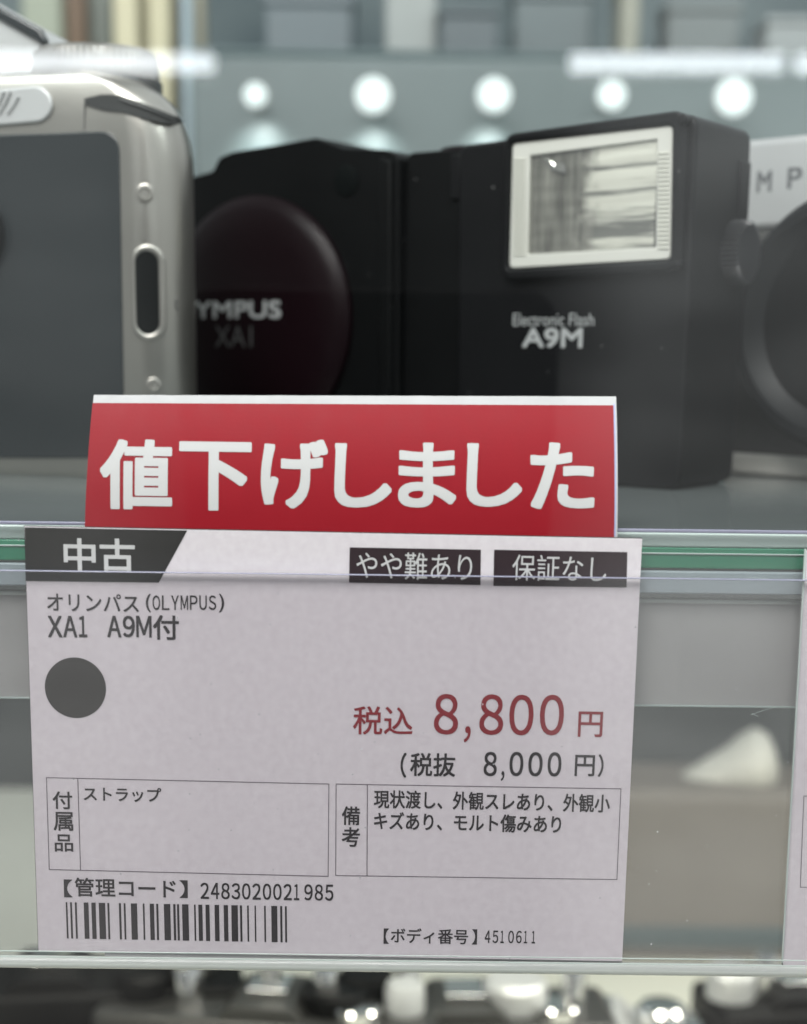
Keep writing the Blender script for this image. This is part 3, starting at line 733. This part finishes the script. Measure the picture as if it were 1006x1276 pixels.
# ------------------------------------------------------------------ OLD RANGEFINDER AT THE RIGHT
rs = on_z(985, 596, SHELF_Z)
MR = Matrix.Translation(rs) @ Matrix.Rotation(-R(46), 4, 'Z')
rc = thing('rangefinder_camera', 'old satin chrome camera with black lens, partly hidden behind the flash, at right edge', 'camera', MR)
def rp_(px, py, dy=0): return on_plane(px, py, MR if not dy else MR @ Matrix.Translation((0, dy, 0)))
xl_ = rp_(915, 300)[0]; xr_ = xl_+105
zT = rp_(960, 171)[1]; zM = rp_(960, 287)[1]; zB_ = rp_(960, 566)[1]
obj('body', Box(xl_+.6, xr_-.6, .5, 30, 0.5, zM+1), M['leather'], rc, bevel=2)
obj('top_plate', Box(xl_, xr_, 0, 31, zM, zT), M['satin'], rc, bevel=1.6)
obj('base_plate', Box(xl_, xr_, 0, 31, 0, zB_), mat('bright_base', (0.75, 0.74, 0.68), .4), rc, bevel=1.0)
bm = bmesh.new()
for ch, px in (('M', 943), ('P', 981), ('U', 1009), ('S', 1040)):
    x0, z0 = rp_(px, 240-(px-943)*.12); x1, z1 = rp_(px+20, 212-(px-943)*.12)
    put_text(bm, ch, x0, x1, z0, z1, -.06, offset=.03)
obj('lettering', bm, M['engraved'], rc, smooth=0)
lcx, lcz = rp_(1082, 402)
Rl = 24.5
ln = obj('lens', Lathe([(Rl+2, .5), (Rl+2, -4), (Rl+.5, -5), (Rl, -12), (Rl-.8, -12.6), (Rl-2.6, -12.6), (Rl-3.6, -11), (Rl-8, -8), (.3, -7)], n=96, c=(lcx, 0, lcz)), M['lens_black'], rc, smooth=30)
obj('front_glass', Lathe([(Rl-9, -7.8), (Rl-9.2, -8.6), (6, -9.6), (.2, -9.9)], n=64, c=(lcx, 0, lcz)), M['lens_glass'], ln)
obj('focus_ring', Lathe([(Rl+1.2, -6), (Rl+1.2, -9.5)], n=96, c=(lcx, 0, lcz)), M['black'], ln)

# ------------------------------------------------------------------ FAR BACKGROUND OF THE CASE
# pale ledge panel behind the cameras with a row of small lamps in front of it
lg = thing('display_ledge', 'pale frosted back ledge under the row of round lamps', 'ledge', Matrix.Translation((0, 900, 0)))
zA_, zB2 = at(503, 262, 900).z, at(503, 70, 900).z
obj('panel', Box(at(236, 70, 900).x, 600, 0, 180, -120, zB2), mat('frosted_panel', (0.125, 0.158, 0.162), 0.4, vary=0.35, vscale=7, stretch=(1, 1, .4)), lg, bevel=3)
obj('top_rail', Box(at(236, 70, 900).x, 600, 3, 177, zB2+.2, zB2+4), mat('ledge_rail', (0.12, 0.155, 0.16), 0.4, vary=.2), lg, bevel=2)
LED = [(318, 118, 'leftmost round white lamp, just right of the silver camera'), (465, 118, 'round white lamp above the black camera hump'),
       (616, 118, 'round white lamp just left of the flash window'), (763, 118, 'round white lamp right above the flash window'), (915, 120, 'round white lamp above the right chrome camera')]
sizes = [5.2, 8.2, 7.8, 6.6, 8.6]
for (px, py, lab), rd in zip(LED, sizes):
    p = at(px, py, 860)
    Mx = Matrix.Translation(p)
    o = thing('spot_lamp', lab, 'lamp', Mx, 'row of small round lamps')
    obj('face', Lathe([(rd, .6), (rd, -.5), (rd*.8, -2.2), (rd*.4, -3.2), (.2, -3.5)], n=40), M['led'], o)
    obj('housing', Lathe([(rd+.8, 6), (rd+.8, .7)], n=40), M['satin'], o)
    obj('stem', Box(-1.5, 1.5, 6.2, 39.5, -1.5, 1.5), M['satin'], o)
    d = bpy.data.lights.new('spot_glow', 'SPOT'); d.energy = 0.13; d.spot_size = R(80); d.spot_blend = 1.0; d.color = (.9, 1, .98); d.shadow_soft_size = .004
    lo = bpy.data.objects.new('spot_glow', d); COL.objects.link(lo); lo.parent = o
    lo.location = (0, 14*S, -(rd+2)*S); lo.rotation_euler = (R(50), 0, 0)
# posts at the upper left
def post(px0, px1, Y, col, lab, name='wooden_post', cat='post', ytop=-60, ybot=360, dep=18):
    a, c = at(px0, 60, Y), at(px1, 60, Y)
    zt2 = at(px0, ytop, Y).z; zb2 = LOW_Z
    o = obj(name, Box(a.x, c.x, Y, Y+dep, zb2, zt2), mat('post_paint', col, .5, vary=.12, vscale=30, stretch=(3, 1, .3)), bevel=1.5)
    tag(o, lab, cat, 'posts behind the silver camera')
post(28, 76, 1010, (0.30, 0.33, 0.26), 'pale grey green post nearest the silver prism hump')
post(77, 106, 1030, (0.17, 0.105, 0.06), 'narrow brown post behind the dial')
post(108, 138, 1060, (0.22, 0.25, 0.22), 'grey post between the brown and the cream posts')
post(142, 172, 1000, (0.56, 0.52, 0.36), 'cream post behind the dial, beside the grey post')
post(174, 184, 1040, (0.40, 0.35, 0.22), 'thin tan post between two cream posts')
post(185, 212, 1004, (0.58, 0.54, 0.37), 'cream post right of the thin tan post')
post(214, 224, 1050, (0.12, 0.10, 0.07), 'thin dark brown post beside the blue grey tube')
post(226, 238, 980, (0.34, 0.42, 0.46), 'blue grey tube right of the brown post', 'metal_tube', 'tube', dep=12)
post(243, 254, 1040, (0.36, 0.34, 0.26), 'thin beige post at the end of the row of posts')
def crate(px0, px1, py0, py1, Y, col, lab, name='storage_box', cat='box', dep=40):
    a = at(px0, py1, Y); c = at(px1, py0, Y); a.z = zB2+4.2
    o = thing(name, lab, cat, Matrix.Translation(((a.x+c.x)/2, Y, a.z)), 'blurred goods on the far upper shelf')
    w_ = (c.x-a.x)/2; h_ = c.z-a.z
    obj('carton', Box(-w_, w_, 0, dep, 0, h_*.82), mat('carton', [q*.7+.035 for q in col], .5, vary=.15, vscale=40), o, bevel=2)
    obj('lid', Box(-w_-1, w_+1, -1, dep+1, h_*.82+.2, h_), mat('lid', [q*.72+.036 for q in col], .45, vary=.1), o, bevel=1.5)
crate(548, 622, 8, 62, 930, (0.085, 0.115, 0.13), 'dark slate box at top centre of the blurred shelf')
crate(640, 740, -20, 50, 960, (0.13, 0.17, 0.18), 'teal grey box right of the dark slate box')
crate(772, 800, -30, 66, 930, (0.34, 0.34, 0.27), 'narrow beige box standing on the blurred shelf')
crate(480, 545, -30, 20, 940, (0.36, 0.39, 0.38), 'pale box left of the dark slate box')
crate(330, 440, -10, 60, 960, (0.12, 0.16, 0.18), 'blue grey box above the leftmost round lamp')
crate(955, 1030, 20, 68, 930, (0.34, 0.37, 0.37), 'pale grey box at top right of the blurred shelf')
crate(830, 925, 0, 60, 960, (0.17, 0.20, 0.20), 'grey box right of the narrow beige box')

# ------------------------------------------------------------------ LOWER COMPARTMENT
bw = obj('backboard', Box(-700, 700, 900, 912, LOW_Z+.2, -60), mat('dark_backboard', (0.03, 0.036, 0.036), .5, vary=.2, vscale=6))
tag(bw, 'dark grey backboard of the lower compartment, behind the blurred camera case', 'backboard')
cs = thing('camera_case', 'blurred brown grey case with an added pale glow shape, seen through the clear rail', 'case', Matrix.Translation((at(880, 1130, 640).x, 640, LOW_Z)))
a = at(760, 985, 640).x - at(880, 1130, 640).x; c = at(1120, 985, 640).x - at(880, 1130, 640).x
hz_ = at(880, 985, 640).z - LOW_Z
obj('shell', Box(a, c, 0, 50, 0, hz_), mat('case_cloth', (0.15, 0.135, 0.115), .6, vary=.15, vscale=30), cs, bevel=6)
obj('band', Box(a-.5, c+.5, -1, 50.5, 6, 16), mat('case_band', (0.05, 0.08, 0.085), .5), cs, bevel=1.5)
cx0 = at(880, 1130, 640).x
path_ = [(828, 990, .5), (836, 986, 3), (852, 980, 6), (880, 971, 9), (905, 963, 11), (925, 955, 14), (942, 950, 15), (955, 952, 13), (964, 958, 8), (969, 962, 1)]
bm = bmesh.new(); rings = []
for px, py, r_ in path_:
    c0 = at(px, py, 664)
    rings.append([bm.verts.new((c0.x-cx0, 24+r_*1.2*math.sin(2*math.pi*k/20), c0.z-LOW_Z + r_*math.cos(2*math.pi*k/20))) for k in range(20)])
for i in range(len(rings)-1):
    for k in range(20):
        j = (k+1) % 20; bm.faces.new((rings[i][k], rings[i][j], rings[i+1][j], rings[i+1][k]))
bm.faces.new(rings[0][::-1]); bm.faces.new(rings[-1])
obj('glow_form', bm, mat('glow_form', (0.47, 0.465, 0.41), .4, vary=.1, vscale=30), cs, smooth=70)  # pale form added to stand for a diffuse glow above the case
def low_camera(px, pytop, w_, Y, lab, bodycol, topcol, knobs, yaw=0, h=None):
    p = at(px, pytop, Y); hh = p.z - LOW_Z
    o = thing('film_camera', lab, 'camera', Matrix.Translation((p.x, Y, LOW_Z)) @ Matrix.Rotation(R(yaw), 4, 'Z'), 'cameras standing in the lower compartment')
    obj('body', Box(-w_/2, w_/2, 0, 34, 0, hh*.72), bodycol, o, bevel=4)
    obj('top_plate', Box(-w_/2, w_/2, .5, 33.5, hh*.72, hh), topcol, o, bevel=3)
    hp = [(-14, hh-.5), (14, hh-.5), (9, hh+4), (-9, hh+4)]
    obj('prism_hump', Prism(round_poly(hp, 2), 2, 30), topcol, o, bevel=2)
    obj('lens', Lathe([(22, 0), (22, -20), (20, -22), (17, -22), (15, -14), (.3, -12)], n=40, c=(0, 0, hh*.42)), M['lens_black'], o)
    obj('accessory_shoe', Box(-6, 6, 10, 24, hh+4.2, hh+6.5), M['chrome'], o, bevel=.5)
    obj('shutter_dial', Lathe([(7, hh), (7, hh+3.2), (6.4, hh+4), (.3, hh+4.2)], axis='z', n=28, c=(28, 9, 0)), M['chrome'], o, smooth=30)
    for kx, r_, kh, mt in knobs:
        obj('knob', Lathe([(r_, hh), (r_, hh+kh*.8), (r_*.85, hh+kh), (.3, hh+kh+.3)], axis='z', n=28, c=(kx, 17, 0)), mt, o, smooth=30)
    return o
CH, BK, SA = M['chrome'], M['black'], M['satin']
DK = mat('dark_top_plate', (0.05, 0.05, 0.048), .35, metal=.5)
low_camera(60, 1240, 118, 452, 'blurred black film camera at lower left corner under the rail', BK, BK, [(-46, 9, 7, BK), (40, 10, 9, DK), (40, 4, 12, CH)], 8)
low_camera(322, 1276, 104, 440, 'blurred black film camera with chrome knobs, below the barcode', BK, DK, [(-40, 9, 8, BK), (-26, 5, 10, CH), (0, 3.5, 15, CH), (17, 4, 12, CH), (20, 11, 7, BK), (41, 6, 9, SA)], -8)
low_camera(585, 1282, 92, 446, 'blurred dark film camera with chrome knobs, below the body number', BK, DK, [(-30, 9, 12, BK), (-17, 4, 14, CH), (16, 10, 9, SA), (34, 4, 12, CH)], 4)
low_camera(740, 1300, 70, 470, 'blurred pale chrome film camera below the gap between the cards', BK, SA, [(-22, 7, 9, SA), (22, 8, 7, CH)], -5)
low_camera(1016, 1262, 60, 480, 'blurred dark camera at lower right corner under the rail', BK, BK, [(-22, 8, 10, SA), (-10, 4, 14, CH)], 10)
# ------------------------------------------------------------------ FRONT GLASS AND WHAT IT MIRRORS
YP = 162
sg = tag(obj('window_pane', Box(-420, 420, YP, YP+4, -300, 320), M['pane'], smooth=0), 'clear front glass pane faintly mirroring tube lights and a phone', 'glass pane')
def mirrored(px, py, depth):
    p = at(px, py, depth); return Vector((p.x, 2*YP - p.y, p.z))
def tube_lamp(pa, pb, lab):
    A_, B_ = mirrored(*pa, 1500), mirrored(*pb, 1500)
    c = (A_+B_)/2; L_ = (B_-A_).length/2; ang = math.atan2(B_.z-A_.z, B_.x-A_.x)
    o = thing('tube_light', lab, 'tube light', Matrix.Translation(c) @ Matrix.Rotation(-ang, 4, 'Y'), 'white tube lights mirrored in the front glass')
    obj('tube', Lathe([(3, -L_), (7.5, -L_+1), (7.5, L_-1), (3, L_)], axis='x', n=24), M['tube'], o)
    obj('fitting', Box(-L_, L_, -40, -10, -12, 12), M['plate'], o, bevel=2)
tube_lamp((-420, 74), (266, 77), 'long white tube light mirrored over the silver dial')
tube_lamp((711, 77), (978, 77), 'white tube light mirrored above the flash')
tube_lamp((992, 78), (1400, 80), 'white tube light mirrored at the right edge')
# the phone that takes the picture, seen as a dark reflection
Mp = Matrix.Translation((-8, -16, 0)) @ Matrix.Rotation(-PITCH, 4, 'X')
ph_ = thing('smartphone', 'black smartphone held up before the glass, dark reflection across the cameras', 'phone', Mp)
obj('case', Prism(round_poly([(-39, -140), (39, -140), (39, 14), (-39, 14)], 9), 0, 8), M['phone'], ph_, bevel=1.5)
obj('screen', Prism(round_poly([(-36, -137), (36, -137), (36, 11), (-36, 11)], 7), -.3, -.02), M['lens_glass'], ph_, smooth=0)
